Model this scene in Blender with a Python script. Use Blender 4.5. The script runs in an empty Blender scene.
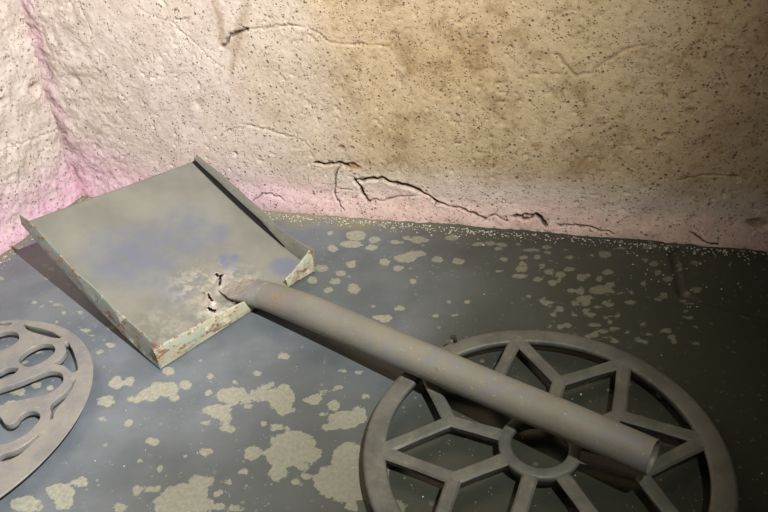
import bpy, bmesh, math, random
import numpy as np
from mathutils import Vector, Matrix

random.seed(7)
RNG = np.random.default_rng(7)
scn = bpy.context.scene
COL = scn.collection

# ------------------------------------------------------------------ camera
FPX, PITCH, ROLL, CAM_H = 640.0, math.radians(33.3), math.radians(-5.9), 0.73
cam_d = bpy.data.cameras.new('camera')
cam_d.sensor_width = 36.0
cam_d.lens = FPX / 768.0 * 36.0
cam_d.clip_start = 0.01
cam = bpy.data.objects.new('camera', cam_d)
COL.objects.link(cam)
cam.location = (0, 0, CAM_H)
cam.rotation_euler = (Matrix.Rotation(math.pi / 2 - PITCH, 3, 'X') @ Matrix.Rotation(ROLL, 3, 'Z')).to_euler()
scn.camera = cam

# ------------------------------------------------------------------ light
world = bpy.data.worlds.new('world')
scn.world = world
world.use_nodes = True
world.node_tree.nodes['Background'].inputs[0].default_value = (0.9, 1.0, 1.0, 1)
world.node_tree.nodes['Background'].inputs[1].default_value = 0.004

TORCH = Vector((0.37, 0.0, 1.29))
TORCH_AIM = Vector((-0.86, 1.25, 0.46))
spot = bpy.data.lights.new('torch_light', 'SPOT')
spot.energy = 258.0
spot.color = (1.0, 0.985, 0.965)
spot.spot_size = math.radians(150)
spot.spot_blend = 0.6
# beam profile of the torch: a bright middle and a weak spill
spot.use_nodes = True
_nt = spot.node_tree
_em = next(n for n in _nt.nodes if n.type == 'EMISSION')
_tc = _nt.nodes.new('ShaderNodeTexCoord')
_sx = _nt.nodes.new('ShaderNodeSeparateXYZ')
_ab = _nt.nodes.new('ShaderNodeMath'); _ab.operation = 'ABSOLUTE'
_rp = _nt.nodes.new('ShaderNodeValToRGB')
_nt.links.new(_tc.outputs['Normal'], _sx.inputs[0])
_nt.links.new(_sx.outputs['Z'], _ab.inputs[0])
_nt.links.new(_ab.outputs[0], _rp.inputs[0])
_nt.links.new(_rp.outputs[0], _em.inputs['Strength'])
_rp.color_ramp.interpolation = 'B_SPLINE'
BEAM = [(70, 0.0), (58, .008), (53, .035), (48, .11), (43, .245), (37, .43), (29, .70), (21, .88), (12, 1.0)]
_els = _rp.color_ramp.elements
while len(_els) < len(BEAM): _els.new(0.5)
for _e, (_a, _v) in zip(_els, BEAM):
    _e.position = math.cos(math.radians(_a)); _e.color = (_v, _v, _v, 1)
# the spill of the beam is a little yellower than its middle
_cr = _nt.nodes.new('ShaderNodeMapRange'); _cr.inputs[1].default_value = .66; _cr.inputs[2].default_value = .93
_cm = _nt.nodes.new('ShaderNodeMix'); _cm.data_type = 'RGBA'
_cm.inputs[6].default_value = (1.0, .97, .87, 1); _cm.inputs[7].default_value = (1, 1, 1, 1)
_nt.links.new(_ab.outputs[0], _cr.inputs[0]); _nt.links.new(_cr.outputs[0], _cm.inputs[0]); _nt.links.new(_cm.outputs[2], _em.inputs['Color'])
spot.shadow_soft_size = 0.007
spot_o = bpy.data.objects.new('torch_light', spot)
COL.objects.link(spot_o)
spot_o.location = TORCH
spot_o.rotation_euler = (TORCH_AIM - TORCH).to_track_quat('-Z', 'Y').to_euler()

scn.view_settings.view_transform = 'Standard'
scn.view_settings.look = 'None'
scn.view_settings.gamma = 1.0
scn.view_settings.use_curve_mapping = False
scn.view_settings.exposure = 0.0

# ------------------------------------------------------------------ pixel -> place
def ray(p):
    p = np.atleast_2d(np.asarray(p, float))
    x = (p[:, 0] - 384) / FPX
    y = -(p[:, 1] - 256) / FPX
    c, s = math.cos(ROLL), math.sin(ROLL)
    x, y = c * x - s * y, s * x + c * y
    cp, sp = math.cos(PITCH), math.sin(PITCH)
    return np.c_[x, cp + y * sp, -sp + y * cp]

def U(p, z=0.0):
    """pixels -> points on the horizontal plane at height z"""
    d = ray(p)
    t = (z - CAM_H) / d[:, 2]
    return np.c_[d[:, 0] * t, d[:, 1] * t, np.full(len(d), z)]

CORNER = np.array([-0.785, 1.563])
A = math.radians(-20.2)
UD = np.array([math.cos(A), math.sin(A)])          # along the back wall
VD = np.array([math.sin(A), -math.cos(A)])         # along the side wall, towards the viewer

def on_back_wall(p):
    """pixels -> (u, z) on the back wall"""
    d = ray(p)
    n = -VD
    t = (CORNER @ n) / (d[:, :2] @ n)
    q = d[:, :2] * t[:, None] - CORNER
    return np.c_[q @ UD, CAM_H + d[:, 2] * t]

_top = on_back_wall([(27, 0)])[0]
_bot = on_back_wall([(80, 190)])[0]
LEAN = (_top[0] - 0.0) / _top[1]                   # the corner leans along the back wall

def on_side_wall(p):
    """pixels -> (v, z) on the side wall (plane u = LEAN*z)"""
    d = ray(p)
    du, dz = d[:, :2] @ UD, d[:, 2]
    # u(t) = t*du - C.u ; z(t) = CAM_H + t*dz ; solve u = LEAN*z
    t = (CORNER @ UD + LEAN * CAM_H) / (du - LEAN * dz)
    q = d[:, :2] * t[:, None] - CORNER
    return np.c_[q @ VD, CAM_H + dz * t]

# ------------------------------------------------------------------ numpy noise
def vnoise(x, y, freq, seed):
    r = np.random.default_rng(seed)
    g = r.random((257, 257))
    X, Y = x * freq + 1000.0, y * freq + 1000.0
    xi, yi = np.floor(X).astype(int), np.floor(Y).astype(int)
    fx, fy = X - xi, Y - yi
    fx, fy = fx * fx * (3 - 2 * fx), fy * fy * (3 - 2 * fy)
    a, b = g[xi % 256, yi % 256], g[(xi + 1) % 256, yi % 256]
    c, d = g[xi % 256, (yi + 1) % 256], g[(xi + 1) % 256, (yi + 1) % 256]
    return (a * (1 - fx) + b * fx) * (1 - fy) + (c * (1 - fx) + d * fx) * fy - 0.5

def fbm(x, y, freq, seed, octaves=4, gain=0.5):
    out, amp = np.zeros_like(x), 1.0
    for i in range(octaves):
        out += amp * vnoise(x, y, freq * 2 ** i, seed + i)
        amp *= gain
    return out

def sstep(a, b, x):
    t = np.clip((x - a) / (b - a), 0, 1)
    return t * t * (3 - 2 * t)

def polyline_dist(x, y, pts):
    """distance to a polyline and the position along it 0..1"""
    pts = np.asarray(pts, float)
    seg = np.hypot(*(pts[1:] - pts[:-1]).T)
    cum = np.r_[0, np.cumsum(seg)]
    best = np.full(x.shape, 9.0)
    pos = np.zeros(x.shape)
    for i in range(len(pts) - 1):
        a, d = pts[i], pts[i + 1] - pts[i]
        L = max(d @ d, 1e-12)
        t = np.clip(((x - a[0]) * d[0] + (y - a[1]) * d[1]) / L, 0, 1)
        D = np.hypot(x - a[0] - t * d[0], y - a[1] - t * d[1])
        m = D < best
        best = np.where(m, D, best)
        pos = np.where(m, (cum[i] + t * seg[i]) / cum[-1], pos)
    return best, pos

def jitter_line(pts, step, amp, rng):
    """subdivide and roughen a traced line so that it reads as a crack"""
    pts = np.asarray(pts, float)
    out = [pts[0]]
    for a, b in zip(pts[:-1], pts[1:]):
        n = max(1, int(np.hypot(*(b - a)) / step))
        for k in range(1, n + 1):
            q = a + (b - a) * k / n
            if k < n:
                q = q + rng.normal(0, amp, 2)
            out.append(q)
    return np.array(out)

# ------------------------------------------------------------------ mesh helpers
def tag(o, label=None, cat=None, group=None, kind=None):
    if label: o['label'] = label
    if cat: o['category'] = cat
    if group: o['group'] = group
    if kind: o['kind'] = kind
    return o

def link(name, me, mat=None, parent=None, smooth=True):
    o = bpy.data.objects.new(name, me)
    COL.objects.link(o)
    if mat and not me.materials:
        me.materials.append(mat)
    if parent:
        o.parent = parent
    if smooth:
        me.polygons.foreach_set('use_smooth', [True] * len(me.polygons))
    return o

def empty(name, loc):
    o = bpy.data.objects.new(name, None)
    o.empty_display_size = 0.05
    COL.objects.link(o)
    o.location = loc
    return o

def pydata(name, verts, faces):
    me = bpy.data.meshes.new(name)
    me.from_pydata([tuple(v) for v in verts], [], [tuple(f) for f in faces])
    me.validate()
    me.update()
    return me

def grid_mesh(name, V, attrs=None, keep=None, flip=False):
    """V: (n, m, 3) array of points -> quad grid mesh with float attributes"""
    n, m = V.shape[:2]
    idx = np.arange(n * m).reshape(n, m)
    q = np.stack([idx[:-1, :-1], idx[1:, :-1], idx[1:, 1:], idx[:-1, 1:]], -1)
    if flip:
        q = q[..., ::-1]
    q = q.reshape(-1, 4)
    if keep is not None:
        q = q[keep.reshape(-1)]
    me = bpy.data.meshes.new(name)
    me.vertices.add(n * m)
    me.vertices.foreach_set('co', V.reshape(-1).astype(np.float32))
    me.loops.add(len(q) * 4)
    me.loops.foreach_set('vertex_index', q.reshape(-1).astype(np.int32))
    me.polygons.add(len(q))
    me.polygons.foreach_set('loop_start', np.arange(0, len(q) * 4, 4, dtype=np.int32))
    me.update(calc_edges=True)
    for k, a in (attrs or {}).items():
        at = me.attributes.new(k, 'FLOAT', 'POINT')
        at.data.foreach_set('value', a.reshape(-1).astype(np.float32))
    me.validate()
    return me

def fine_axis(lo, hi, fine_lo, fine_hi, fine, coarse):
    parts = []
    if fine_lo > lo:
        parts.append(np.linspace(lo, fine_lo, max(2, int((fine_lo - lo) / coarse) + 1))[:-1])
    parts.append(np.linspace(fine_lo, fine_hi, int((fine_hi - fine_lo) / fine) + 1))
    if hi > fine_hi:
        parts.append(np.linspace(fine_hi, hi, max(2, int((hi - fine_hi) / coarse) + 1))[1:])
    return np.concatenate(parts)

def solidify(o, t, offset=0.0):
    m = o.modifiers.new('thickness', 'SOLIDIFY')
    m.thickness = t
    m.offset = offset
    return o

# ------------------------------------------------------------------ material helpers
class Mat:
    def __init__(self, name):
        self.m = bpy.data.materials.new(name)
        self.m.use_nodes = True
        self.nt = self.m.node_tree
        self.b = self.nt.nodes['Principled BSDF']
        self.coord = self.nt.nodes.new('ShaderNodeTexCoord').outputs['Object']
    def put(self, sock, v):
        if isinstance(v, bpy.types.NodeSocket):
            self.nt.links.new(v, sock)
        elif v is not None:
            sock.default_value = (*v, 1) if isinstance(v, tuple) and len(v) == 3 and sock.type == 'RGBA' else v
    def noise(self, scale, detail=4, rough=0.55, vec=None, out='Fac', dist=0.0):
        n = self.nt.nodes.new('ShaderNodeTexNoise')
        n.inputs['Scale'].default_value = scale
        n.inputs['Detail'].default_value = detail
        n.inputs['Roughness'].default_value = rough
        n.inputs['Distortion'].default_value = dist
        self.put(n.inputs['Vector'], vec or self.coord)
        return n.outputs[out]
    def voronoi(self, scale, out='Distance', vec=None, rand=1.0, feature='F1'):
        n = self.nt.nodes.new('ShaderNodeTexVoronoi')
        n.feature = feature
        n.inputs['Scale'].default_value = scale
        n.inputs['Randomness'].default_value = rand
        self.put(n.inputs['Vector'], vec or self.coord)
        return n.outputs[out]
    def attr(self, name):
        n = self.nt.nodes.new('ShaderNodeAttribute')
        n.attribute_name = name
        return n.outputs['Fac']
    def rng(self, v, a, b, c=0.0, d=1.0, smooth=True):
        n = self.nt.nodes.new('ShaderNodeMapRange')
        if smooth: n.interpolation_type = 'SMOOTHSTEP'
        self.put(n.inputs[0], v)
        for i, q in zip((1, 2, 3, 4), (a, b, c, d)): n.inputs[i].default_value = q
        return n.outputs[0]
    def math(self, op, a, b=0.0):
        n = self.nt.nodes.new('ShaderNodeMath')
        n.operation = op
        self.put(n.inputs[0], a)
        self.put(n.inputs[1], b)
        return n.outputs[0]
    def mix(self, f, a, b, mode='MIX'):
        n = self.nt.nodes.new('ShaderNodeMix')
        n.data_type = 'RGBA'
        n.blend_type = mode
        self.put(n.inputs[0], f)
        self.put(n.inputs[6], a)
        self.put(n.inputs[7], b)
        return n.outputs[2]
    def scalevec(self, s):
        n = self.nt.nodes.new('ShaderNodeMapping')
        n.inputs['Scale'].default_value = s
        self.put(n.inputs['Vector'], self.coord)
        return n.outputs[0]
    def bump(self, h, strength, dist, prev=None):
        n = self.nt.nodes.new('ShaderNodeBump')
        n.inputs['Strength'].default_value = strength
        n.inputs['Distance'].default_value = dist
        self.put(n.inputs['Height'], h)
        if prev is not None: self.put(n.inputs['Normal'], prev)
        return n.outputs[0]
    def done(self, color, rough=0.6, metal=0.0, normal=None, spec=None):
        self.put(self.b.inputs['Base Color'], color)
        self.put(self.b.inputs['Roughness'], rough)
        self.put(self.b.inputs['Metallic'], metal)
        if normal is not None: self.put(self.b.inputs['Normal'], normal)
        if spec is not None: self.b.inputs['Specular IOR Level'].default_value = spec
        return self.m

def wall_material():
    k = Mat('old_lime_plaster')
    big = k.noise(5.0, 5, 0.6)
    mid = k.noise(22.0, 5, 0.65)
    fine = k.noise(140.0, 4, 0.7)
    grit = k.noise(420.0, 3, 0.7)
    col = k.mix(k.rng(mid, 0.32, 0.68), (0.535, 0.445, 0.390), (0.69, 0.600, 0.545))
    col = k.mix(k.rng(big, 0.40, 0.66, 0, .7), col, (0.58, 0.49, 0.40))
    stain = k.attr('stain')
    blot = k.math('MAXIMUM', k.rng(k.noise(11.0, 6, 0.7), 0.47, 0.66), k.math('MULTIPLY', k.rng(k.noise(34.0, 4, 0.65), 0.54, 0.68), 0.8))
    col = k.mix(k.math('MULTIPLY', stain, 0.9), col, (0.410, 0.300, 0.140))
    col = k.mix(k.math('MULTIPLY', k.math('MULTIPLY', stain, blot), 0.85), col, (0.225, 0.140, 0.052))
    pink = k.attr('pink')
    pm = k.math('MULTIPLY', pink, k.rng(k.noise(26.0, 5, 0.65), 0.22, 0.60, 0.45, 1.0))
    col = k.mix(pm, col, k.mix(k.attr('salmon'), (0.71, 0.425, 0.555), (0.60, 0.365, 0.335)))
    col = k.mix(k.math('MULTIPLY', k.attr('rust'), k.rng(mid, 0.25, 0.6, 0.5, 1.0)), col, (0.26, 0.155, 0.07))
    # pores, two sizes
    pit = k.rng(k.voronoi(75.0), 0.10, 0.24, 1.0, 0.0)
    pit = k.math('MULTIPLY', pit, k.rng(k.noise(30.0, 2), 0.42, 0.58))
    pit2 = k.rng(k.voronoi(190.0), 0.16, 0.34, 1.0, 0.0)
    pit2 = k.math('MULTIPLY', pit2, k.rng(k.noise(60.0, 2), 0.42, 0.60))
    pits = k.math('MAXIMUM', pit, k.math('MULTIPLY', pit2, 0.8))
    col = k.mix(k.math('MULTIPLY', pits, 0.85), col, (0.13, 0.085, 0.05))
    col = k.mix(k.math('MULTIPLY', k.rng(fine, 0.40, 0.66, 0.0, 0.34), k.math('SUBTRACT', 1.0, k.math('MULTIPLY', stain, 0.7))), col, (0.74, 0.67, 0.58))
    crack = k.attr('crack')
    col = k.mix(k.rng(crack, 0.25, 0.9, 0.0, 0.88), col, (0.055, 0.035, 0.022))
    h = k.math('SUBTRACT', k.math('ADD', k.math('MULTIPLY', fine, 0.5), k.math('MULTIPLY', grit, 0.45)), k.math('MULTIPLY', pits, 0.9))
    n = k.bump(mid, 0.12, 0.004)
    n = k.bump(h, 1.0, 0.0024, n)
    return k.done(col, 0.93, 0, n, 0.2)

def floor_material():
    k = Mat('painted_slab')
    mid = k.noise(9.0, 5, 0.6)
    fine = k.noise(160.0, 4, 0.65)
    col = k.mix(k.rng(mid, 0.35, 0.65), (0.120, 0.140, 0.160), (0.166, 0.187, 0.206))
    edge = k.attr('edge')
    col = k.mix(k.math('MULTIPLY', edge, k.rng(k.noise(30.0, 5, 0.7), 0.3, 0.6, 0.55, 1.0)), col, (0.235, 0.220, 0.130))
    col = k.mix(k.attr('right_dark'), col, (0.034, 0.038, 0.028))
    # flaked spots: traced field, roughened
    f = k.attr('flake')
    wob = k.math('MULTIPLY', k.math('SUBTRACT', k.noise(75.0, 5, 0.65), 0.5), 0.022)
    fm = k.rng(k.math('ADD', f, wob), -0.0011, 0.0007, 1.0, 0.0)
    # loose small spots
    v = k.voronoi(30.0)
    sp = k.rng(v, 0.09, 0.15, 1.0, 0.0)
    sp = k.math('MULTIPLY', sp, k.rng(k.noise(7.0, 3), 0.44, 0.58))
    v2 = k.voronoi(66.0)
    sp2 = k.math('MULTIPLY', k.rng(v2, 0.10, 0.18, 1.0, 0.0), k.rng(k.noise(11.0, 2), 0.50, 0.58))
    m = k.math('MAXIMUM', fm, k.math('MAXIMUM', k.math('MULTIPLY', sp, 0.75), k.math('MULTIPLY', sp2, 0.7)))
    flake = k.mix(k.rng(fine, 0.3, 0.7), (0.270, 0.266, 0.205), (0.385, 0.378, 0.300))
    flake = k.mix(k.math('MULTIPLY', k.attr('right_dark'), 0.78), flake, (0.075, 0.072, 0.045))
    col = k.mix(k.math('MULTIPLY', m, 0.92), col, flake)
    # pale grit
    g = k.math('MULTIPLY', k.rng(k.voronoi(230.0), 0.10, 0.2, 1.0, 0.0), k.rng(k.noise(45.0, 2), 0.56, 0.66))
    col = k.mix(k.math('MULTIPLY', g, 0.6), col, (0.55, 0.54, 0.46))
    col = k.mix(k.attr('seam'), col, (0.03, 0.027, 0.022))
    rough = k.mix(m, (0.33, 0.33, 0.33), (0.75, 0.75, 0.75))
    rough = k.mix(edge, rough, (0.9, 0.9, 0.9))
    n = k.bump(k.math('ADD', m, k.math('MULTIPLY', mid, 0.4)), 0.35, 0.0012)
    n = k.bump(fine, 0.22, 0.0012, n)
    return k.done(col, rough, 0, n, 0.5)

def iron_material(name, a, b, c, rough=0.55, metal=0.25):
    k = Mat(name)
    n1 = k.noise(14.0, 5, 0.65)
    n2 = k.noise(70.0, 5, 0.7)
    n3 = k.noise(260.0, 3, 0.7)
    col = k.mix(k.rng(n1, 0.35, 0.65), a, b)
    col = k.mix(k.rng(n2, 0.52, 0.74, 0, 0.8), col, c)
    col = k.mix(k.rng(n3, 0.55, 0.8, 0, 0.4), col, tuple(x * 0.4 for x in a))
    n = k.bump(n2, 0.35, 0.002)
    n = k.bump(n3, 0.35, 0.001, n)
    return k.done(col, k.rng(n2, 0.3, 0.7, rough - 0.1, rough + 0.15), metal, n, 0.4)

def blade_material():
    k = Mat('worn_grey_sheet_metal')
    n1 = k.noise(9.0, 4, 0.55)
    n2 = k.noise(45.0, 5, 0.7)
    n3 = k.noise(190.0, 3, 0.7)
    col = k.mix(k.rng(n1, 0.3, 0.7), (0.185, 0.187, 0.160), (0.245, 0.245, 0.210))
    blue = k.attr('blue')
    col = k.mix(k.math('MULTIPLY', blue, k.rng(k.noise(24.0, 4, 0.6), 0.34, 0.60, 0.35, 1.0)), col, (0.150, 0.168, 0.235))
    dust = k.attr('dust')
    col = k.mix(k.math('MULTIPLY', dust, k.rng(n2, 0.46, 0.60)), col, (0.40, 0.37, 0.30))
    col = k.mix(k.math('MULTIPLY', k.attr('tear'), k.rng(n3, 0.35, 0.6, 0.3, 1.0)), col, (0.48, 0.41, 0.35))
    col = k.mix(k.rng(n3, 0.60, 0.78, 0, 0.35), col, (0.09, 0.085, 0.07))
    n = k.bump(n1, 0.25, 0.006)
    n = k.bump(n2, 0.2, 0.0016, n)
    return k.done(col, 0.52, 0.15, n, 0.4)

def wall_of_pan_material(name, base, rust_amt, teal, fleck=0.8):
    k = Mat(name)
    st = k.scalevec((1.0, 1.0, 2.2))
    n1 = k.noise(20.0, 5, 0.7, st)
    n2 = k.noise(36.0, 5, 0.75, st)
    n3 = k.noise(150.0, 4, 0.7)
    col = k.mix(k.rng(n1, 0.40, 0.58), base, teal)
    col = k.mix(k.rng(n2, 0.62 - rust_amt * 0.2, 0.70 - rust_amt * 0.2), col, (0.24, 0.11, 0.06))
    col = k.mix(k.rng(n3, 0.56, 0.70, 0, 0.7), col, (0.13, 0.105, 0.07))
    col = k.mix(k.rng(k.noise(60.0, 4), 0.60, 0.68, 0, fleck), col, (0.60, 0.57, 0.44))
    n = k.bump(n3, 0.5, 0.0016)
    n = k.bump(n2, 0.4, 0.003, n)
    return k.done(col, 0.7, 0.05, n, 0.3)

def handle_material():
    k = Mat('weathered_grey_tube')
    st = k.scalevec((0.45, 0.45, 1.0))
    n1 = k.noise(12.0, 5, 0.6, st)
    n2 = k.noise(70.0, 5, 0.7)
    n3 = k.noise(220.0, 3, 0.7)
    col = k.mix(k.rng(n1, 0.35, 0.65), (0.160, 0.163, 0.140), (0.210, 0.209, 0.170))
    col = k.mix(k.rng(k.noise(17.0, 4, 0.6), 0.46, 0.68, 0, 0.6), col, (0.165, 0.178, 0.215))
    col = k.mix(k.math('MULTIPLY', k.attr('rust'), k.rng(n2, 0.42, 0.6)), col, (0.36, 0.17, 0.07))
    col = k.mix(k.rng(n2, 0.63, 0.72, 0, 0.6), col, (0.09, 0.075, 0.05))
    col = k.mix(k.rng(n3, 0.66, 0.72, 0, 0.6), col, (0.6, 0.56, 0.47))
    n = k.bump(n2, 0.3, 0.0018)
    n = k.bump(n3, 0.25, 0.001, n)
    return k.done(col, 0.5, 0.15, n, 0.4)

def plain(name, c, rough=0.8, scale=120.0):
    k = Mat(name)
    n = k.noise(scale, 4, 0.65)
    col = k.mix(k.rng(n, 0.3, 0.7), tuple(x * 0.75 for x in c), tuple(min(1, x * 1.15) for x in c))
    return k.done(col, rough, 0, k.bump(n, 0.4, 0.001), 0.3)

M_WALL, M_FLOOR = wall_material(), floor_material()
M_BLADE, M_HANDLE = blade_material(), handle_material()
M_SIDE = wall_of_pan_material('flaking_teal_and_rust_paint', (0.30, 0.30, 0.25), 0.45, (0.23, 0.30, 0.29))
M_BACK = wall_of_pan_material('flaking_cream_and_rust_paint', (0.43, 0.395, 0.255), 0.45, (0.34, 0.36, 0.28))
M_IRON = iron_material('dusty_cast_iron', (0.088, 0.090, 0.080), (0.138, 0.137, 0.115), (0.19, 0.168, 0.115))
M_IRON2 = iron_material('pale_dusty_cast_iron', (0.215, 0.212, 0.212), (0.285, 0.272, 0.240), (0.36, 0.335, 0.27), 0.5, 0.15)
M_SHADE = plain('painted_shade', (0.008, 0.0075, 0.007), 0.9)  # near-black colour standing in for shade along the pan's right wall
M_DARK = plain('dark_rusted_iron', (0.04, 0.032, 0.025))
M_CRUMB = plain('plaster_crumbs', (0.50, 0.48, 0.41))

# ------------------------------------------------------------------ walls
def crop(pts, ox, oy, s):
    return [(ox + x / s, oy + y / s) for x, y in pts]

c5 = lambda *p: crop(p, 240, 0, 2.225)
c6 = lambda *p: crop(p, 500, 0, 1.97)
c4 = lambda *p: crop(p, 0, 0, 2.327)
# (traced line in pixels, half width in metres, depth in metres, darkness)
CRACKS = [
    (c5((258, 398), (300, 397), (350, 408), (385, 418), (410, 432), (440, 450), (465, 458)), .0034, .011, 1.0),
    (c5((465, 458), (500, 466), (530, 478), (550, 486)), .0022, .006, .9),
    (c5((256, 396), (268, 415), (280, 440), (290, 449)), .0034, .011, 1.0),
    (c5((165, 362), (200, 364), (225, 362), (242, 372)), .0028, .009, 1.0),
    (c5((222, 365), (212, 390), (210, 430), (225, 455), (235, 463)), .0019, .006, .8),
    (c5((0, 275), (60, 285), (110, 300), (150, 320), (165, 335), (167, 358)), 0.0014, 0.0018, 0.40),
    (c5((210, 430), (225, 420), (250, 422)), .0014, .004, .6),
    (c5((610, 478), (650, 482), (660, 475), (685, 500)), .0030, .008, 1.0),
    (c5((540, 490), (570, 475), (585, 485), (600, 490)), .0018, .005, .7),
    (c5((30, 445), (60, 430), (90, 435), (105, 445)), .0017, .005, .7),
    (c5((285, 447), (330, 443), (360, 437), (395, 435)), .0016, .005, .7),
    (c5((0, 68), (60, 58), (110, 55), (150, 62), (180, 75)), 0.0015, 0.0023, 0.48),
    (c5((180, 75), (205, 95), (330, 105), (350, 80), (380, 65)), .0014, .003, .35),
    (c6((105, 105), (150, 150), (180, 145), (210, 120), (240, 102), (285, 90)), 0.0026, 0.0032, 0.44),
    (c4((300, 5), (350, 35), (400, 50), (450, 95), (520, 160)), 0.0014, 0.0018, 0.48),
    (c4((405, 45), (440, 42)), .0018, .004, .6),
    (c4((515, 110), (545, 80), (580, 65)), .0040, .008, .75),
    (c4((580, 65), (650, 62), (695, 60)), 0.0015, 0.0023, 0.48),
    (c4((180, 5), (200, 45), (212, 80)), 0.0020, 0.0023, 0.44),
    (c4((520, 310), (580, 290), (690, 320)), .0013, .003, .4),
    (c4((290, 110), (320, 155), (370, 178), (410, 170), (440, 130), (450, 105)), .0022, .0015, .42),
    (c6((20, 425), (70, 422), (92, 444)), .0022, .006, .9),
    (c6((110, 440), (180, 444), (215, 452), (225, 458)), .0016, .005, .8),
    (c6((375, 455), (400, 470), (430, 475)), .0020, .006, .8),
    (c6((350, 355), (420, 345), (470, 350)), .0012, .003, .3),
]
GOUGES = [  # pixel centre, radius px x, y, depth, rust
    (c5((226, 328))[0], 4, 2.5, .006, 1), (c5((250, 370))[0], 8, 4, .007, 1), (c5((251, 328))[0], 1.6, 1.6, .005, .6),
    (c6((22, 92))[0], 2.5, 2, .005, .3), (c6((375, 220))[0], 6, 4, .004, .5), (c6((382, 183))[0], 3, 2, .004, .2),
    (c6((272, 294))[0], 3, 2.5, .004, .4), (c4((548, 357))[0], 2, 2, .005, .3), (c4((183, 8))[0], 2, 2, .005, .4),
    (c4((462, 240))[0], 6, 5, .003, .3), (c6((505, 440))[0], 12, 7, .006, .8), (c6((330, 265))[0], 5, 3, .004, .3),
]
GROOVE_PX = c4((50, -40), (58, 0), (77, 60), (97, 140), (120, 215), (145, 275), (165, 340), (185, 410), (197, 465))

def make_back_wall():
    us = fine_axis(-0.06, 3.0, -0.06, 1.85, 0.0026, 0.05)
    zs = fine_axis(-0.03, 1.9, -0.03, 0.80, 0.0026, 0.05)
    u, z = np.meshgrid(us, zs, indexing='ij')
    rel = 0.0085 * fbm(u, z, 5.0, 11, 3) + 0.0016 * fbm(u, z, 22.0, 31, 4, .6) + 0.0010 * vnoise(u, z, 170.0, 51)
    # rougher plaster in the corner
    near_c = np.exp(-((u - LEAN * z) / 0.20) ** 2)
    rel += near_c * 0.009 * fbm(u, z, 26.0, 71, 4, .6)
    # trowelled skirt at the bottom
    rel += 0.014 * (1 - sstep(0.0, 0.065, z + 0.012 * vnoise(u, z, 12, 5))) + 0.004 * vnoise(u, z, 45, 8) * (z < 0.06)
    # pores
    por = np.clip(vnoise(u, z, 110.0, 91) - 0.30, 0, 1) * (vnoise(u, z, 16.0, 92) > -0.08)
    rel -= 0.020 * por
    crack = np.zeros_like(u)
    r = np.random.default_rng(3)
    for px, w, dep, dark in CRACKS:
        q = jitter_line(on_back_wall(px), 0.010, 0.0022, r)
        lo, hi = q.min(0) - .02, q.max(0) + .02
        iu, iz = np.where((us > lo[0]) & (us < hi[0]))[0], np.where((zs > lo[1]) & (zs < hi[1]))[0]
        if len(iu) == 0 or len(iz) == 0: continue
        s = np.ix_(iu, iz)
        D, pos = polyline_dist(u[s], z[s], q)
        wv = w * (0.55 + 0.9 * (vnoise(pos * 3, pos * 0, 5.0, int(w * 1e6)) + .5)) * np.minimum(1, np.minimum(pos, 1 - pos) * 10 + .35)
        k = 1 - sstep(0.35 * wv, 1.25 * wv + .0008, D)
        rel[s] -= dep * k
        rel[s] += 0.07 * dep * np.exp(-((D - 2.2 * wv) / .004) ** 2) * (D > wv)      # lifted lips
        crack[s] = np.maximum(crack[s], dark * k)
    rust = np.zeros_like(u)
    for p, rx, ry, dep, ru in GOUGES:
        c = on_back_wall([p])[0]
        ex = on_back_wall([(p[0] + rx, p[1])])[0] - c
        a, b = np.hypot(*ex), np.hypot(*ex) * ry / rx
        D = np.hypot((u - c[0]) / a, (z - c[1]) / b) + 0.6 * vnoise(u, z, 90, 15)
        k = 1 - sstep(0.5, 1.15, D)
        rel -= dep * k
        rust = np.maximum(rust, ru * k)
    # ochre streaks near the forked crack
    for px, w in ((c4((500, 0), (515, 40), (520, 95)), .010), (c4((575, 10), (565, 60), (550, 110)), .014), (c4((550, 110), (540, 170)), .008)):
        D, _ = polyline_dist(u, z, on_back_wall(px))
        rust = np.maximum(rust, 0.55 * (1 - sstep(0.2 * w, 1.4 * w, D + .006 * vnoise(u, z, 60, 44))))
    g = on_back_wall(GROOVE_PX)
    Dg, _ = polyline_dist(u, z, g)
    pink = 0.95 * (1 - sstep(0.030, 0.105, z + 0.035 * fbm(u, z, 9.0, 21, 3))) * (0.55 + 0.45 * np.exp(-u / 0.75))
    pink = np.maximum(pink, 0.5 * np.exp(-(Dg / 0.016) ** 2))
    pink = np.maximum(pink, 0.75 * np.exp(-(u / 0.30) ** 2) * (1 - sstep(0.05, 0.20, z + .06 * vnoise(u, z, 10, 23))))
    # ochre stain over the middle and right of the wall
    cx = on_back_wall([(455, 70), (590, 60), (430, 85)])
    st = 0.85 * sstep(0.42, 0.85, u + 0.30 * fbm(u, z, 3.0, 61, 3)) * sstep(0.06, 0.16, z)
    st = np.maximum(st, 1.0 * np.exp(-((u - cx[0, 0]) / .26) ** 2 - ((z - cx[0, 1]) / .16) ** 2))
    st = np.maximum(st, 0.42 * sstep(0.25, 0.75, u + .2 * fbm(u, z, 4.0, 66, 3)) * sstep(.08, .25, z))
    P = CORNER + u[..., None] * UD - 0 * VD
    P = P + (rel[..., None]) * VD
    V = np.dstack([P, z])
    me = grid_mesh('wall_back', V, dict(crack=crack, pink=pink, stain=st, rust=rust, salmon=sstep(.35, .95, u)), flip=True)
    return tag(link('wall_back', me, M_WALL), kind='structure')

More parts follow.
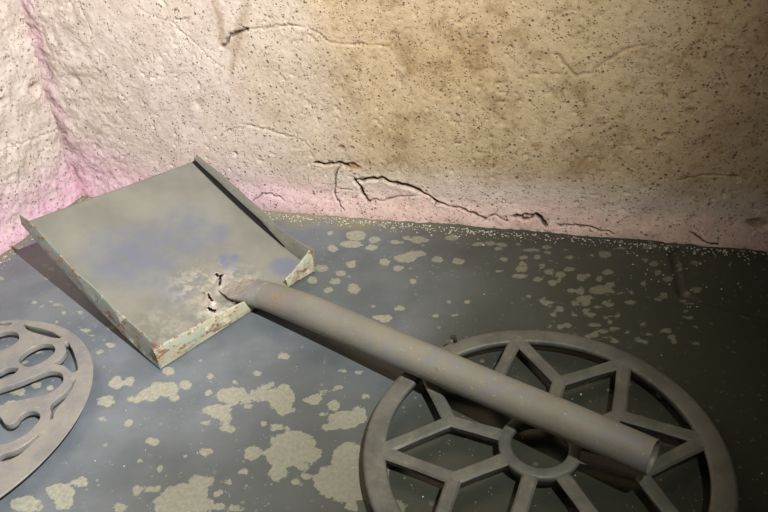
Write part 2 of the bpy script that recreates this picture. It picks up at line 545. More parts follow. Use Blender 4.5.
def make_side_wall():
    vs = fine_axis(-0.02, 2.4, -0.02, 0.60, 0.0030, 0.05)
    zs = fine_axis(-0.03, 1.9, -0.03, 0.80, 0.0030, 0.05)
    v, z = np.meshgrid(vs, zs, indexing='ij')
    rel = 0.010 * fbm(v, z, 6.0, 111, 3) + 0.008 * fbm(v, z, 24.0, 131, 4, .6) + 0.002 * vnoise(v, z, 150.0, 151)
    rel += 0.012 * (1 - sstep(0.0, 0.06, z + 0.012 * vnoise(v, z, 12, 105)))
    # crumbled crease in the corner: the last centimetres fall back
    rel -= 0.022 * (1 - sstep(0.0, 0.022 + .014 * vnoise(v * 0, z, 20, 13), v))
    por = np.clip(vnoise(v, z, 110.0, 191) - 0.33, 0, 1)
    rel -= 0.018 * por
    crack = np.zeros_like(v)
    r = np.random.default_rng(5)
    for px, w, dep, dark in ((c4((0, 355), (60, 330), (120, 310), (140, 292)), .0022, .004, .25),
                             (c4((0, 60), (25, 100), (50, 190), (70, 215)), .0020, .004, .3)):
        q = jitter_line(on_side_wall(px), 0.010, 0.0022, r)
        D, pos = polyline_dist(v, z, q)
        k = 1 - sstep(0.35 * w, 1.4 * w + .001, D)
        rel -= dep * k
        crack = np.maximum(crack, dark * k)
    rust = np.zeros_like(v)
    for p, rx, dep, ru in ((c4((82, 208))[0], .020, .012, .35), (c4((10, 235))[0], .012, .006, .2), (c4((30, 330))[0], .010, .004, .5)):
        c = on_side_wall([p])[0]
        D = np.hypot((v - c[0]) / rx, (z - c[1]) / (rx * .7)) + 0.6 * vnoise(v, z, 60, 115)
        k = 1 - sstep(0.5, 1.15, D)
        rel -= dep * k
        rust = np.maximum(rust, ru * k)
    pink = 0.9 * (1 - sstep(0.03, 0.16, z + 0.05 * fbm(v, z, 8.0, 121, 3)))
    pink = np.maximum(pink, 0.5 * np.exp(-(v / 0.022) ** 2))
    u = LEAN * z + rel
    P = CORNER + u[..., None] * UD + v[..., None] * VD
    V = np.dstack([P, z])
    me = grid_mesh('wall_side', V, dict(crack=crack, pink=pink, stain=0 * v, rust=rust, salmon=0 * v))
    return tag(link('wall_left', me, M_WALL), kind='structure')

# ------------------------------------------------------------------ floor
def blob_rows(rows, ox, oy, s):
    return [(ox + x / s, oy + y / s, a / s, b / s) for x, y, a, b in rows]

BLOBS = blob_rows([(55,78,25,22),(98,72,20,14),(120,132,28,12),(165,115,35,22),(225,100,40,25),(190,85,20,12),(250,125,18,12),
    (292,82,18,14),(20,138,32,18),(8,198,14,8),(95,211,15,10),(187,275,18,14),(358,310,25,14),(516,313,30,24),(198,367,14,9),
    (132,340,7,11),(128,438,14,22),(178,435,30,14),(440,120,45,30),(395,172,50,22),(420,190,25,28),(470,110,25,18),(370,111,13,10),
    (358,212,14,8),(436,229,32,11),(490,130,25,18),(540,118,40,22),(610,130,45,42),(625,165,35,20),(618,90,20,12),(553,92,16,10),
    (580,82,14,8),(500,158,14,9),(551,217,10,8),(593,225,14,10),(624,226,18,9),(455,75,10,7),(530,46,16,9),(485,375,15,11),
    (426,412,13,8),(398,450,13,10),(280,460,80,42),(340,410,40,20),(220,490,40,35),(330,490,60,32),(400,495,25,15),(450,502,25,12),
    (70,497,25,16),(288,324,8,6),(370,52,14,10),(230,38,20,14)], 100, 360, 3.37)
BLOBS += blob_rows([(250,360,50,28),(225,388,40,28),(285,385,28,20),(217,422,20,20),(375,395,42,36),(400,430,36,38),(335,445,40,36),
    (370,470,40,22),(365,308,42,20),(395,298,18,20),(330,325,14,8),(293,264,18,12),(340,278,15,12),(311,297,8,6),(380,498,14,12),
    (270,412,16,10),(280,435,10,7),(30,472,36,26),(45,442,22,12),(8,492,36,26),(218,325,20,8),(172,208,10,6),(230,168,14,7),(65,249,10,7),
    (12,232,13,9),(360,200,8,5),(395,205,8,5),(350,238,10,5),(320,248,12,5),(410,258,10,6),(485,62,10,6),(450,85,20,7),(255,447,10,7),
    (430,470,24,30),(448,430,16,30),(470,500,30,16)], 180, 280, 2.208)
BLOBS += blob_rows([(370,175,40,20),(350,208,45,14),(440,190,25,12),(280,225,20,14),(430,220,22,12),(610,190,35,14),(520,200,25,8),
    (560,183,15,8),(740,182,25,12),(600,245,40,12),(560,262,46,16),(680,265,20,12),(480,275,20,14),(530,300,20,12),(290,350,22,12),
    (360,380,25,18),(265,385,20,10),(350,285,20,14),(590,350,14,10),(540,455,16,10),(470,490,35,12),(200,345,20,14),(270,165,12,8),
    (235,300,26,14),(310,320,22,10)], 260, 190, 3.84)
BLOBS += blob_rows([(85,173,20,10),(180,200,30,6),(220,195,18,8),(265,200,20,8),(250,215,15,8),(325,200,10,6),(270,252,16,9),(345,247,16,7),
    (340,270,16,8),(335,290,22,10),(330,315,25,8),(395,245,12,7),(395,328,18,9),(450,340,18,10),(253,297,13,7),(105,260,22,12),(435,300,20,10),
    (510,290,25,8),(480,312,20,8),(555,320,18,14),(550,370,15,14),(620,365,35,18),(620,325,15,8),(650,300,25,10),(565,400,30,14),(570,440,18,8),
    (360,390,10,6),(140,408,10,6),(70,410,10,6),(90,458,14,6),(20,460,15,6),(510,245,15,6),(640,235,25,14),(370,220,35,6),(430,230,18,6),
    (655,420,20,8),(600,495,20,8),(650,465,14,6)], 430, 190, 3.66)
# spots seen on the slab beside and through the pale grate
BLOBS += [(18, 392, 9, 4), (36, 385, 5, 3), (50, 388, 4, 2.5), (12, 404, 8, 4), (40, 352, 5, 2), (24, 362, 4, 2), (60, 492, 14, 9),
          (64, 500, 10, 10), (26, 504, 16, 8), (80, 482, 8, 5), (150, 441, 4, 3), (112, 345, 5, 2.5), (100, 352, 4, 2), (86, 330, 5, 2), (110, 328, 4, 2)]
_r = np.random.default_rng(19)
for _ in range(70):     # thickly spotted slab towards the far right
    BLOBS.append((_r.uniform(540, 700), _r.uniform(238, 345), _r.uniform(2, 6), _r.uniform(1.2, 3)))
for _ in range(36):
    BLOBS.append((_r.uniform(-10, 130), _r.uniform(262, 345), _r.uniform(1.5, 4), _r.uniform(1, 2)))

SEAMS = [([(670, 246), (674, 262), (677, 280), (681, 293), (697, 301)], .0055, .007), ([(668, 246), (690, 249)], .008, .006),
         ([(697, 301), (735, 312), (768, 320)], .003, .003)]

def make_floor():
    us = fine_axis(-0.02, 3.0, -0.02, 1.75, 0.0042, 0.05)
    vs = fine_axis(-0.02, 2.6, -0.02, 1.35, 0.0042, 0.05)
    u, v = np.meshgrid(us, vs, indexing='ij')
    X = CORNER[0] + u * UD[0] + v * VD[0]
    Y = CORNER[1] + u * UD[1] + v * VD[1]
    f = np.full(u.shape, 0.05)
    for (px, py, a, b) in BLOBS:
        c = U([(px, py)])[0, :2]
        e1 = (U([(px + a, py)])[0, :2] - U([(px - a, py)])[0, :2]) / 2
        e2 = (U([(px, py - b)])[0, :2] - U([(px, py + b)])[0, :2]) / 2
        Mi = np.linalg.inv(np.c_[e1, e2])
        dx, dy = X - c[0], Y - c[1]
        q = np.hypot(Mi[0, 0] * dx + Mi[0, 1] * dy, Mi[1, 0] * dx + Mi[1, 1] * dy)
        f = np.minimum(f, (q - 1) * min(np.hypot(*e1), np.hypot(*e2)))
    edge = (1 - sstep(0.030, 0.085, v + 0.05 * fbm(u, v, 14.0, 201, 3)))
    edge = np.maximum(edge, 0.8 * (1 - sstep(0.02, 0.07, u + 0.05 * fbm(u, v, 14.0, 211, 3))))
    right_dark = sstep(0.58, 1.30, u + .25 * fbm(u, v, 4.0, 261, 3) + .10 * v)  # slab colour gets darker towards the far right
    edge = edge * (1 - .5 * right_dark)
    z = 0.0009 * fbm(u, v, 9.0, 231, 3) + 0.004 * (1 - sstep(0.0, 0.03, v)) * (vnoise(u, v, 70, 241) + .5)
    seam = np.zeros_like(u)
    for px, w, dep in SEAMS:
        D, _ = polyline_dist(X, Y, U(px)[:, :2])
        k = 1 - sstep(0.5 * w, 1.4 * w, D + .004 * vnoise(u, v, 60, 251))
        z -= dep * k
        seam = np.maximum(seam, 0.7 * k)
    me = grid_mesh('floor', np.dstack([X, Y, z]), dict(flake=f, edge=edge, seam=seam, right_dark=right_dark), flip=True)
    return tag(link('floor', me, M_FLOOR), kind='structure')

make_floor()
make_back_wall()
make_side_wall()

# ------------------------------------------------------------------ shovel
HL = U([(160, 368)], 0.004)[0]
HR = U([(314, 270)], 0.006)[0]
FL = U([(22, 224)], 0.140)[0]
FR = U([(192, 163)], 0.128)[0]

def pan(s, t):
    """s: 0 heel .. 1 front, t: 0 left .. 1 right"""
    s, t = np.asarray(s, float), np.asarray(t, float)
    h = HL + (HR - HL) * t[..., None]
    f = FL + (FR - FL) * t[..., None]
    p = h + (f - h) * s[..., None]
    zf = f[..., 2] - h[..., 2]
    p[..., 2] = h[..., 2] + zf * np.abs(s) ** 1.42 - 0.006 * np.sin(np.pi * t) * np.sin(np.pi * np.clip(s, 0, 1))
    return p

def pan_at_pixel(px):
    """solve for the (s, t) of a pixel on the pan"""
    d = ray([px])[0]
    st = np.array([.5, .5])
    for _ in range(30):
        def res(q):
            p = pan(np.array(q[0]), np.array(q[1])) - np.array([0, 0, CAM_H])
            return np.cross(d, p)[:2] if abs(d[1]) < 1e-9 else np.array([p[0] * d[1] - p[1] * d[0], p[2] * d[1] - p[1] * d[2]])
        r0 = res(st)
        J = np.array([(res(st + e) - r0) / 1e-4 for e in np.eye(2) * 1e-4]).T
        st = np.clip(st - np.linalg.solve(J, r0), -.2, 1.2)
    return st

out_back = np.array([(HR - HL)[1], -(HR - HL)[0], 0]); out_back /= np.linalg.norm(out_back)
SH0 = Vector(((HL[0] + HR[0]) / 2, (HL[1] + HR[1]) / 2, 0.0))
shovel = tag(empty('ash_shovel', SH0), 'broad grey metal shovel with upturned sides and torn socket, leaning in the wall corner', 'shovel')

def local(V):
    return np.asarray(V) - np.array(SH0)

def make_blade():
    s = np.linspace(0, 1, 200)
    t = np.linspace(0, 1, 170)
    S, T = np.meshgrid(s, t, indexing='ij')
    P = pan(S, T)
    x, y = S * .46, T * .37
    P[..., 2] += 0.0022 * fbm(x, y, 8.0, 301, 3)
    blue, dust, tear = np.zeros_like(S), np.zeros_like(S), np.zeros_like(S)
    for px, r, a in (((140, 262), .16, .7), ((190, 235), .14, .6), ((110, 250), .10, .45), ((227, 262), .045, 1.0), ((216, 232), .07, .6),
                     ((285, 268), .05, .8), ((175, 285), .10, .45), ((235, 268), .03, 1.0)):
        c = pan_at_pixel(px)
        D = np.hypot((S - c[0]) * .46, (T - c[1]) * .37)
        blue = np.maximum(blue, a * (1 - sstep(.25 * r, .75 * r, D + .03 * fbm(x, y, 18, 311, 3))))
    for px, r, a in (((205, 285), .10, .9), ((165, 330), .09, .45), ((235, 285), .08, .9), ((215, 310), .06, 1)):
        c = pan_at_pixel(px)
        D = np.hypot((S - c[0]) * .46, (T - c[1]) * .37)
        dust = np.maximum(dust, a * (1 - sstep(.2 * r, r, D)))
    keep = np.ones((len(s) - 1, len(t) - 1), bool)
    sc, tc = (S[:-1, :-1] + S[1:, 1:]) / 2, (T[:-1, :-1] + T[1:, 1:]) / 2
    tears = [(((217.5, 277), (220, 278.5), (223, 277), (221, 280), (220.5, 287)), .0024), (((209, 297), (210.5, 301), (214, 306)), .0020), (((210, 311), (215, 313)), .0032),
             (((242, 298), (246, 301)), .0020)]
    for px, w in tears:
        q = np.array([pan_at_pixel(p) for p in px]) * np.array([.46, .37])
        D, _ = polyline_dist(sc * .46, tc * .37, q)
        keep &= ~(D < w * (1 + 0.8 * vnoise(sc * .46, tc * .37, 160, 321)))
        D, _ = polyline_dist(x, y, q)
        P[..., 2] += 0.007 * np.exp(-(D / .007) ** 2) * (1 + vnoise(x, y, 120, 331)) + .004 * np.exp(-(D / .025) ** 2) * vnoise(x, y, 60, 341) * 2
        tear = np.maximum(tear, np.exp(-(D / .013) ** 2))
    me = grid_mesh('blade', local(P), dict(blue=blue, dust=dust, tear=tear), keep=keep)
    o = link('blade', me, M_BLADE, shovel)
    return solidify(o, 0.0022, -1)

def strip(name, rows, mat, thick=0.0024, label=None, seed=0, amp=0.0012):
    """rows: list of (n,3) curves from bottom to top"""
    V = np.stack(rows, 1)
    n, m = V.shape[:2]
    i, j = np.meshgrid(np.arange(n), np.arange(m), indexing='ij')
    V = V + amp * np.dstack([vnoise(i * .12, j * .3 + k * 9.1, 1.0, 400 + seed + k) for k in range(3)]) * (j > 0)[..., None]
    o = link(name, grid_mesh(name, local(V)), mat, shovel)
    solidify(o, thick, 0)
    o.data.polygons.foreach_set('use_smooth', [False] * len(o.data.polygons))
    if label: o['label'] = label
    return o

def make_pan_walls():
    n = 90
    s = np.linspace(-0.005, 1.0, n)
    zz = np.array([0, 0, 1.0])
    # left side
    b = pan(s, np.zeros(n))
    inn = (HR - HL) / np.linalg.norm(HR - HL)
    h = np.interp(s, [0, .15, .5, .93, 1], [.044, .043, .037, .029, .019])
    rows = [b + (h * f)[:, None] * zz + (h * l)[:, None] * inn for f, l in ((-.02, 0), (.25, .03), (.5, .07), (.75, .12), (.95, .17), (1.0, .20))]
    strip('side_wall', rows, M_SIDE, label='teal and rust flaking side wall', seed=1, amp=.003)
    # right side
    b = pan(s, np.ones(n))
    h = np.interp(s, [0, .12, .3, .55, .8, 1], [.046, .040, .026, .024, .022, .016])
    k = np.interp(s, [0, .12, .34, 1], [0, .15, 1, 1])
    slit = np.interp(s, [0, .24, .45, .8, 1], [0, .001, .0125, .0120, .0095])       # gap made beside the pan floor to hold the painted shade
    b = b + slit[:, None] * inn
    prof = [(-.10, .0, .00), (.0, .00, .00), (.25, .06, .00), (.50, .16, .02), (.75, .28, .06), (1.0, .42, .12)]
    rows = [b + (h * f)[:, None] * zz + (h * (l1 * k + l0 * (1 - k)))[:, None] * inn for f, l1, l0 in prof]
    w2 = strip('side_wall', rows, M_SIDE2, seed=5, amp=.0015)
    # black strip between pan and wall: a shadow put into the colour
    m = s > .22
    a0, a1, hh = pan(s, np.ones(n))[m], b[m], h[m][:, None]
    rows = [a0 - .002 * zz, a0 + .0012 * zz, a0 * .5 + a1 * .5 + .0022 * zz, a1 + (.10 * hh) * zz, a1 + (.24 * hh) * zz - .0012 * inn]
    js = strip('joint_shade', rows, M_SHADE, thick=.0016, seed=21, amp=.0010, label='black strip of painted shade beside the pan')
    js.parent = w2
    # back, in two lengths either side of the handle
    for t0, t1, hs, seed, lab in ((0.0, 0.64, [.043, .038, .034, .029, .022], 9, 'cream and rust flaking back wall'), (0.80, 1.0, [.020, .024, .031, .040, .048], 13, None)):
        m = 70
        t = np.linspace(t0, t1, m)
        b = pan(np.zeros(m), t)
        h = np.interp(np.linspace(0, 1, m), np.linspace(0, 1, len(hs)), hs)
        rows = [b + (h * f)[:, None] * zz + (h * l)[:, None] * out_back for f, l in ((-.03, 0), (.22, .03), (.45, .05), (.7, .04), (.9, .0), (1.0, -.06))]
        strip('back_wall', rows, M_BACK, label=lab, seed=seed, amp=.004)

M_SIDE2 = wall_of_pan_material('grey_green_worn_paint', (0.25, 0.245, 0.21), 0.0, (0.21, 0.215, 0.18), 0.0)

# handle axis
TS = U([(266, 293)], 0.040)[0]
TE = U([(652, 457)], 0.0815)[0]
ax = (TE - TS) / np.linalg.norm(TE - TS)
side = np.cross(ax, [0, 0, 1.0]); side /= np.linalg.norm(side)
upv = np.cross(side, ax)
TLEN = np.linalg.norm(TE - TS)

def ring(c, a, b, n=40, zmin=None):
    th = np.linspace(0, 2 * np.pi, n, endpoint=False)
    p = c + a * np.cos(th)[:, None] * side + b * np.sin(th)[:, None] * upv
    if zmin is not None:
        p[:, 2] = np.maximum(p[:, 2], zmin)
    return p

def loft(name, rings, mat, parent, attr=None, close=True, base=None):
    R = np.stack(rings, 0)
    if close:
        R = np.concatenate([R, R[:, :1]], 1)
    V = R - np.array(base if base is not None else SH0)
    at = None
    if attr is not None:
        at = {k: np.repeat(np.asarray(a)[:, None], R.shape[1], 1) for k, a in attr.items()}
    me = grid_mesh(name, V, at)
    bm = bmesh.new(); bm.from_mesh(me)
    bmesh.ops.remove_doubles(bm, verts=bm.verts, dist=1e-6)
    bmesh.ops.recalc_face_normals(bm, faces=bm.faces)
    bm.to_mesh(me); bm.free()
    return link(name, me, mat, parent)

def make_handle():
    L = np.linspace(0, 1, 70)
    r = np.interp(L, [0, .12, .5, 1], [.0310, .0298, .0272, .0232])
    wob = np.array([.0006 * math.sin(9 * q) + .0005 * math.sin(23 * q + 1) for q in L])
    rb = r * np.interp(L, [0, .16, 1], [.74, .985, .985])
    rings = [ring(TS + ax * TLEN * q + upv * (w - (a - b) * .8), a, b) for q, a, b, w in zip(L, r, rb, wob)]
    rust = list(np.clip(1 - abs(L - .07) * 14, 0, 1) * .30 + .08)
    # rounded lip and the hollow inside
    for dz, a in ((.0012, .0228), (.0016, .0220), (.0012, .0210), (-.004, .0205), (-.09, .0205)):
        rings.append(ring(TE + ax * dz, a, a)); rust.append(.1)
    o = loft('handle', rings, M_HANDLE, shovel, dict(rust=rust))
    # flattened, crumpled socket running into the pan
    rs, n = [], 56
    r2 = np.random.default_rng(41)
    c0 = pan(*[np.array(q) for q in pan_at_pixel((224, 283))])
    for q in np.linspace(0, 1, 26):
        c = c0 + (TS + ax * .010 - c0) * q
        e = q * q * (3 - 2 * q)
        a = .020 + (.037 - .020) * min(1, q * 2.2) - .006 * e
        b = .0008 + .0222 * e ** 1.1
        c = c.copy(); c[2] = (1 - e) * (c0[2] + .0005) + e * (TS[2] - .0064)
        p = ring(c, a, b, n)
        am = .0026 * (1 - q) * min(1, q * 5)
        p[:, 2] += am * r2.normal(0, 1, n)
        rs.append(p)
    loft('socket', rs, M_BLADE, shovel, dict(dust=np.linspace(.9, .35, 26), blue=np.interp(np.linspace(0, 1, 26), [0, .5, .75, 1], [0, .1, .35, .25]), tear=np.linspace(.8, .0, 26)))
    # torn curls of metal round the socket
    for px, w, hh in (((207, 293), .010, .007), ((226, 291), .008, .006), ((236, 303), .010, .008), ((222, 312), .009, .006), ((246, 306), .008, .006), ((214, 316), .008, .005)):
        c = pan(*[np.array(q) for q in pan_at_pixel(px)])
        m = 12
        tt = np.linspace(-1, 1, m)
        d = np.array([r2.normal(), r2.normal(), 0]); d /= np.linalg.norm(d)
        e = np.array([-d[1], d[0], 0])
        rows = []
        for f in (0, .35, .7, 1.0):
            rows.append(c + tt[:, None] * w * d * (1 - .5 * f) + (f * hh * (1 + .35 * r2.normal(0, 1, m)))[:, None] * np.array([0, 0, 1.0]) + (f * f * hh * .9) * e)
        V = np.stack(rows, 1)
        oo = link('torn_flap', grid_mesh('torn_flap', local(V), dict(tear=np.ones(V.shape[:2]))), M_BLADE, shovel)
        solidify(oo, .0012, 0)
    return o

make_blade()
make_pan_walls()
make_handle()

# ------------------------------------------------------------------ spoked round grate
WZ0, WZ1 = 0.014, 0.030
WC = np.array([0.1824, 0.5690, 0.0])
WR = 0.2398
WTH = math.radians(174.9)

def bar_mesh(name, w0, w1, w2, a, b):
    """bar along x from a to b with a chamfered top and tapered foot; widths w at each end; local z from WZ0 to WZ1"""
    secs = []
    for x, w in ((a, w0), (a + (b - a) * .5, w1), (b, w2)):
        h = w / 2
        secs.append([(x, -h * .55, WZ0), (x, -h * .93, WZ1 - .006), (x, -h, WZ1 - .003), (x, -h * .72, WZ1 - .0004), (x, -h * .2, WZ1),
                     (x, h * .2, WZ1), (x, h * .72, WZ1 - .0004), (x, h, WZ1 - .003), (x, h * .93, WZ1 - .006), (x, h * .55, WZ0)])
    v = [p for s in secs for p in s]
    n = len(secs[0])
    f = []
    for i in range(2):
        for j in range(n):
            k = (j + 1) % n
            f.append((i * n + j, i * n + k, (i + 1) * n + k, (i + 1) * n + j))
    f.append(tuple(range(n))[::-1])
    f.append(tuple(range(2 * n, 3 * n)))
    me = pydata(name, v, f)
    bm = bmesh.new(); bm.from_mesh(me); bmesh.ops.recalc_face_normals(bm, faces=bm.faces); bm.to_mesh(me); bm.free()
    return me

def annulus_mesh(name, prof, n=160):
    """prof: closed loop of (r, z)"""
    th = np.linspace(0, 2 * np.pi, n, endpoint=False)
    k = len(prof)
    v = [(r * math.cos(a), r * math.sin(a), z) for a in th for r, z in prof]
    f = []
    for i in range(n):
        for j in range(k):
            i2, j2 = (i + 1) % n, (j + 1) % k
            f.append((i * k + j, i2 * k + j, i2 * k + j2, i * k + j2))
    me = pydata(name, v, f)
    bm = bmesh.new(); bm.from_mesh(me); bmesh.ops.recalc_face_normals(bm, faces=bm.faces); bm.to_mesh(me); bm.free()
    return me

def make_wheel():
    g = tag(empty('spoked_grate', WC), 'round cast iron grate with forked spokes and hub ring under the shovel handle', 'grate')
    ri = WR * .868
    prof = [(ri + .004, WZ0), (ri, WZ1 - .004), (ri + .0015, WZ1 - .001), (ri + .004, WZ1), (WR - .006, WZ1 - .0004), (WR - .002, WZ1 - .0022), (WR, WZ1 - .006), (WR - .002, WZ0)]
    link('rim', annulus_mesh('rim', prof), M_IRON, g)
    prof = [(.040, WZ0), (.0375, WZ1 - .004), (.0385, WZ1 - .001), (.041, WZ1 + .0004), (.052, WZ1 + .0004), (.0545, WZ1 - .001), (.0555, WZ1 - .004), (.053, WZ0)]
    link('hub_ring', annulus_mesh('hub_ring', prof, 72), M_IRON, g)
    yr = WR * .53
    rr = WR * .905
    sp = bar_mesh('spoke', .0215, .0195, .0205, .047, yr + .004)
    d = np.array([rr * math.cos(math.pi / 8) - yr, rr * math.sin(math.pi / 8)])
    arm = bar_mesh('arm', .0205, .0190, .0215, -.004, np.hypot(*d))
    aang = math.atan2(d[1], d[0])
    for k in range(8):
        a = WTH - math.pi / 8 - k * math.pi / 4
        o = link('spoke', sp, M_IRON, g, smooth=False)
        o.rotation_euler.z = a
        for sgn in (1, -1):
            o = link('arm', arm, M_IRON, g, smooth=False)
            o.location = (yr * math.cos(a), yr * math.sin(a), -.0002)
            o.rotation_euler.z = a + sgn * aang
    # feet under the rim
    ft = annulus_mesh('foot', [(.0, -.0012), (.009, -.0012), (.008, WZ0 + .001), (.0, WZ0 + .001)], 14)
    for k in range(4):
        a = .4 + k * math.pi / 2
        o = link('foot', ft, M_IRON, g)
        o.location = ((WR - .016) * math.cos(a), (WR - .016) * math.sin(a), 0)
    # small upright lug on the rim
    p = U([(454, 340)], WZ1)[0]
    v = (p - WC)[:2]; v = v / np.hypot(*v) * (WR - .003)
    bm = bmesh.new()
    bmesh.ops.create_cone(bm, cap_ends=True, segments=8, radius1=.0036, radius2=.0022, depth=.013, matrix=Matrix.Translation((0, 0, .0060)))
    bmesh.ops.create_cone(bm, cap_ends=True, segments=8, radius1=.0030, radius2=.0034, depth=.006, matrix=Matrix.Translation((-.0040, .0, .0105)) @ Matrix.Rotation(1.2, 4, 'Y'))
    me = bpy.data.meshes.new('lug'); bm.to_mesh(me); bm.free()
    o = link('lug', me, M_DARK, g)
    o.location = (v[0], v[1], WZ1 - .001)
    return g

make_wheel()

# ------------------------------------------------------------------ pale ornamental grate
LZ0, LZ1 = 0.0105, 0.0215
LC = np.array([-0.7408, 0.7448, 0.0])
LR = 0.2472
HOLES = [
    [(21.7, 324.3), (29.3, 325.5), (41, 327.8), (50.4, 330.4), (57.5, 334), (61, 337.8), (55, 338), (46.9, 336.6), (37, 333.6), (28, 330.6), (24, 327)],
    [(-9, 336), (0, 332), (7, 330.5), (15, 331.3), (19.3, 335), (18.5, 340), (12, 345.5), (0, 351), (-9, 352), (-13, 345)],
    [(18.4, 358.6), (23.4, 352.4), (30.5, 347.7), (38.7, 344.2), (46.9, 343), (53.9, 345.2), (55, 351.5), (51, 356), (46, 360), (38.7, 364), (29, 367), (21.5, 365)],
    [(-10, 376), (0, 371), (6, 368), (12, 367), (18.7, 368), (17.5, 371), (12, 375), (0, 379.5), (-10, 383), (-14, 380)],
    [(-12, 392), (0, 388), (17.6, 382.3), (35, 375.2), (47, 371), (53, 370.3), (58.8, 371.2), (63.2, 375.2), (62.9, 381.7), (59, 386.5), (53, 391), (43, 395.5), (32, 398), (18, 401), (0, 405.5), (-12, 408), (-17, 400)],
    [(74.8, 379), (73.5, 386), (70, 392.5), (65, 399.5), (59, 406), (54.4, 413), (51.4, 419.5), (50.2, 412), (50.3, 404), (58.8, 396.3), (65, 391.5), (70.5, 385)],
    [(66.4, 341.7), (71, 346), (75.2, 355.2), (77.6, 364), (77.2, 370.5), (74, 372.5), (69, 370.5), (64, 366), (57, 364.6), (54.2, 362.6), (60, 358), (65, 351.5)],
    [(-6, 412), (0, 415.7), (2.7, 419), (8.2, 424), (13.7, 422), (20.5, 414.4), (28.7, 410.3), (37, 411.4), (40.6, 415), (39.7, 419.5), (36.5, 424), (30, 431), (22, 436.5), (13.7, 440.8), (0, 445), (-10, 446), (-16, 430)],
    [(39, 435), (27.3, 442.4), (13.7, 450), (0, 454.7), (-3, 459), (2, 461.5), (16.4, 456.7), (24.6, 450.6), (33, 442.4)],
    [(-8, 323.6), (1, 322.6), (12.5, 323.0), (11, 324.6), (1, 325.4), (-8, 326)],
]

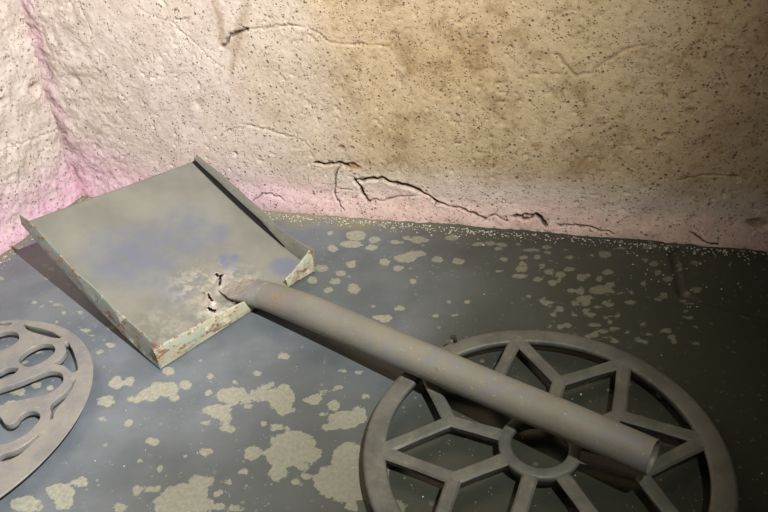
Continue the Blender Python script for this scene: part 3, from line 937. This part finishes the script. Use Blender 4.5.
def make_pale_grate():
    g = tag(empty('tracery_grate', LC), 'pale dusty round iron grate with curling leaf-shaped openings beside the shovel pan', 'grate')
    cu = bpy.data.curves.new('tracery', 'CURVE')
    cu.dimensions = '2D'
    cu.fill_mode = 'BOTH'
    cu.extrude = (LZ1 - LZ0) / 2 - .0012
    cu.bevel_depth = .0012
    cu.bevel_resolution = 1
    cu.resolution_u = 5
    def add(pts, flip=False, closed_smooth=True):
        s = cu.splines.new('BEZIER')
        s.bezier_points.add(len(pts) - 1)
        for b, p in zip(s.bezier_points, pts):
            b.co = (p[0], p[1], 0)
            b.handle_left_type = b.handle_right_type = 'AUTO'
        s.use_cyclic_u = True
    n = 48
    add([((LR - .0012) * math.cos(2 * math.pi * i / n), (LR - .0012) * math.sin(2 * math.pi * i / n)) for i in range(n)])
    polys = []
    for h in HOLES:
        q = U(h, LZ1)[:, :2] - LC[:2]
        polys.append(q)
    for q in polys:
        add(q)
    # the rest of the plate repeats the same openings, turned about its centre
    done = list(polys)
    f0, f1 = np.array([-.731, 1.001]) - LC[:2], np.array([-.561, .586]) - LC[:2]
    for ang in (180, 90, 270, 135, 225, 160, 200):
        c, sn = math.cos(math.radians(ang)), math.sin(math.radians(ang))
        for q in polys:
            r = q @ np.array([[c, sn], [-sn, c]])
            crossz = (f1[0] - f0[0]) * (r[:, 1] - f0[1]) - (f1[1] - f0[1]) * (r[:, 0] - f0[0])
            if crossz.max() > -.006:
                continue
            if np.hypot(*r.T).max() > LR - .016:
                continue
            cen = r.mean(0)
            rad = np.hypot(*(r - cen).T)
            ok = True
            for p in done:
                d = np.hypot(r[:, None, 0] - p[None, :, 0], r[:, None, 1] - p[None, :, 1]).min()
                pc = p.mean(0)
                if d < .011 or np.hypot(*(cen - pc)) < .6 * max(rad.mean(), np.hypot(*(p - pc).T).mean()):
                    ok = False
                    break
            if ok:
                done.append(r)
                add(r)
    o = bpy.data.objects.new('tmp', cu)
    COL.objects.link(o)
    dg = bpy.context.evaluated_depsgraph_get()
    me = bpy.data.meshes.new_from_object(o.evaluated_get(dg))
    bpy.data.objects.remove(o)
    me.name = 'tracery_plate'
    me.materials.clear()
    n_v = len(me.vertices)
    co = np.empty(n_v * 3, np.float32)
    me.vertices.foreach_get('co', co)
    co = co.reshape(-1, 3)
    rr = np.hypot(co[:, 0], co[:, 1])
    m = (rr > LR - .004) & (co[:, 2] < 0)          # the outer edge is cast with an undercut
    co[m, :2] *= (1 - .008 / LR)
    me.vertices.foreach_set('co', co.reshape(-1))
    p = link('tracery_plate', me, M_IRON2, g, smooth=False)
    p.location = (0, 0, (LZ0 + LZ1) / 2)
    ft = annulus_mesh('foot', [(.0, -.0012), (.007, -.0012), (.007, LZ0 + .001), (.0, LZ0 + .001)], 14)
    for k in range(4):
        a = 0.29 + k * math.pi / 2
        f = link('foot', ft, M_IRON2, g)
        f.location = ((LR - .026) * math.cos(a), (LR - .026) * math.sin(a), 0)
    return g

make_pale_grate()

# ------------------------------------------------------------------ crumbs fallen from the plaster
def make_crumbs():
    bm = bmesh.new()
    r = random.Random(23)
    spots = []
    for _ in range(900):
        u = r.uniform(0.02, 1.75)
        v = 0.020 + abs(r.gauss(0, 0.016))
        spots.append((u, v, r.uniform(.0006, .0019)))
    for _ in range(240):
        u, v = r.uniform(0.35, 1.1), 0.020 + abs(r.gauss(0, 0.016))
        spots.append((u, v, r.uniform(.0008, .0024)))
    for _ in range(200):
        spots.append((0.026 + abs(r.gauss(0, .02)), r.uniform(0.02, .7), r.uniform(.0008, .0022)))
    for _ in range(60):
        spots.append((r.uniform(1.35, 1.75), r.uniform(0.03, .22), r.uniform(.0006, .0015)))
    for _ in range(60):
        spots.append((r.uniform(0.1, 1.6), r.uniform(0.08, .9), r.uniform(.0006, .0014)))
    for u, v, s in spots:
        p = CORNER + u * UD + v * VD
        m = Matrix.Translation((p[0], p[1], s * .6)) @ Matrix.Rotation(r.uniform(0, 6), 4, 'Z') @ Matrix.Diagonal((s * r.uniform(.8, 1.5), s, s * r.uniform(.6, 1), 1))
        ret = bmesh.ops.create_icosphere(bm, subdivisions=1, radius=1.0, matrix=m)
        for q in ret['verts']:
            q.co += Vector((r.gauss(0, .15), r.gauss(0, .15), r.gauss(0, .1))) * s
    me = bpy.data.meshes.new('plaster_crumbs')
    bm.to_mesh(me); bm.free()
    return tag(link('plaster_crumbs', me, M_CRUMB, smooth=False), 'pale plaster crumbs scattered along the foot of the walls', 'rubble', kind='stuff')

make_crumbs()
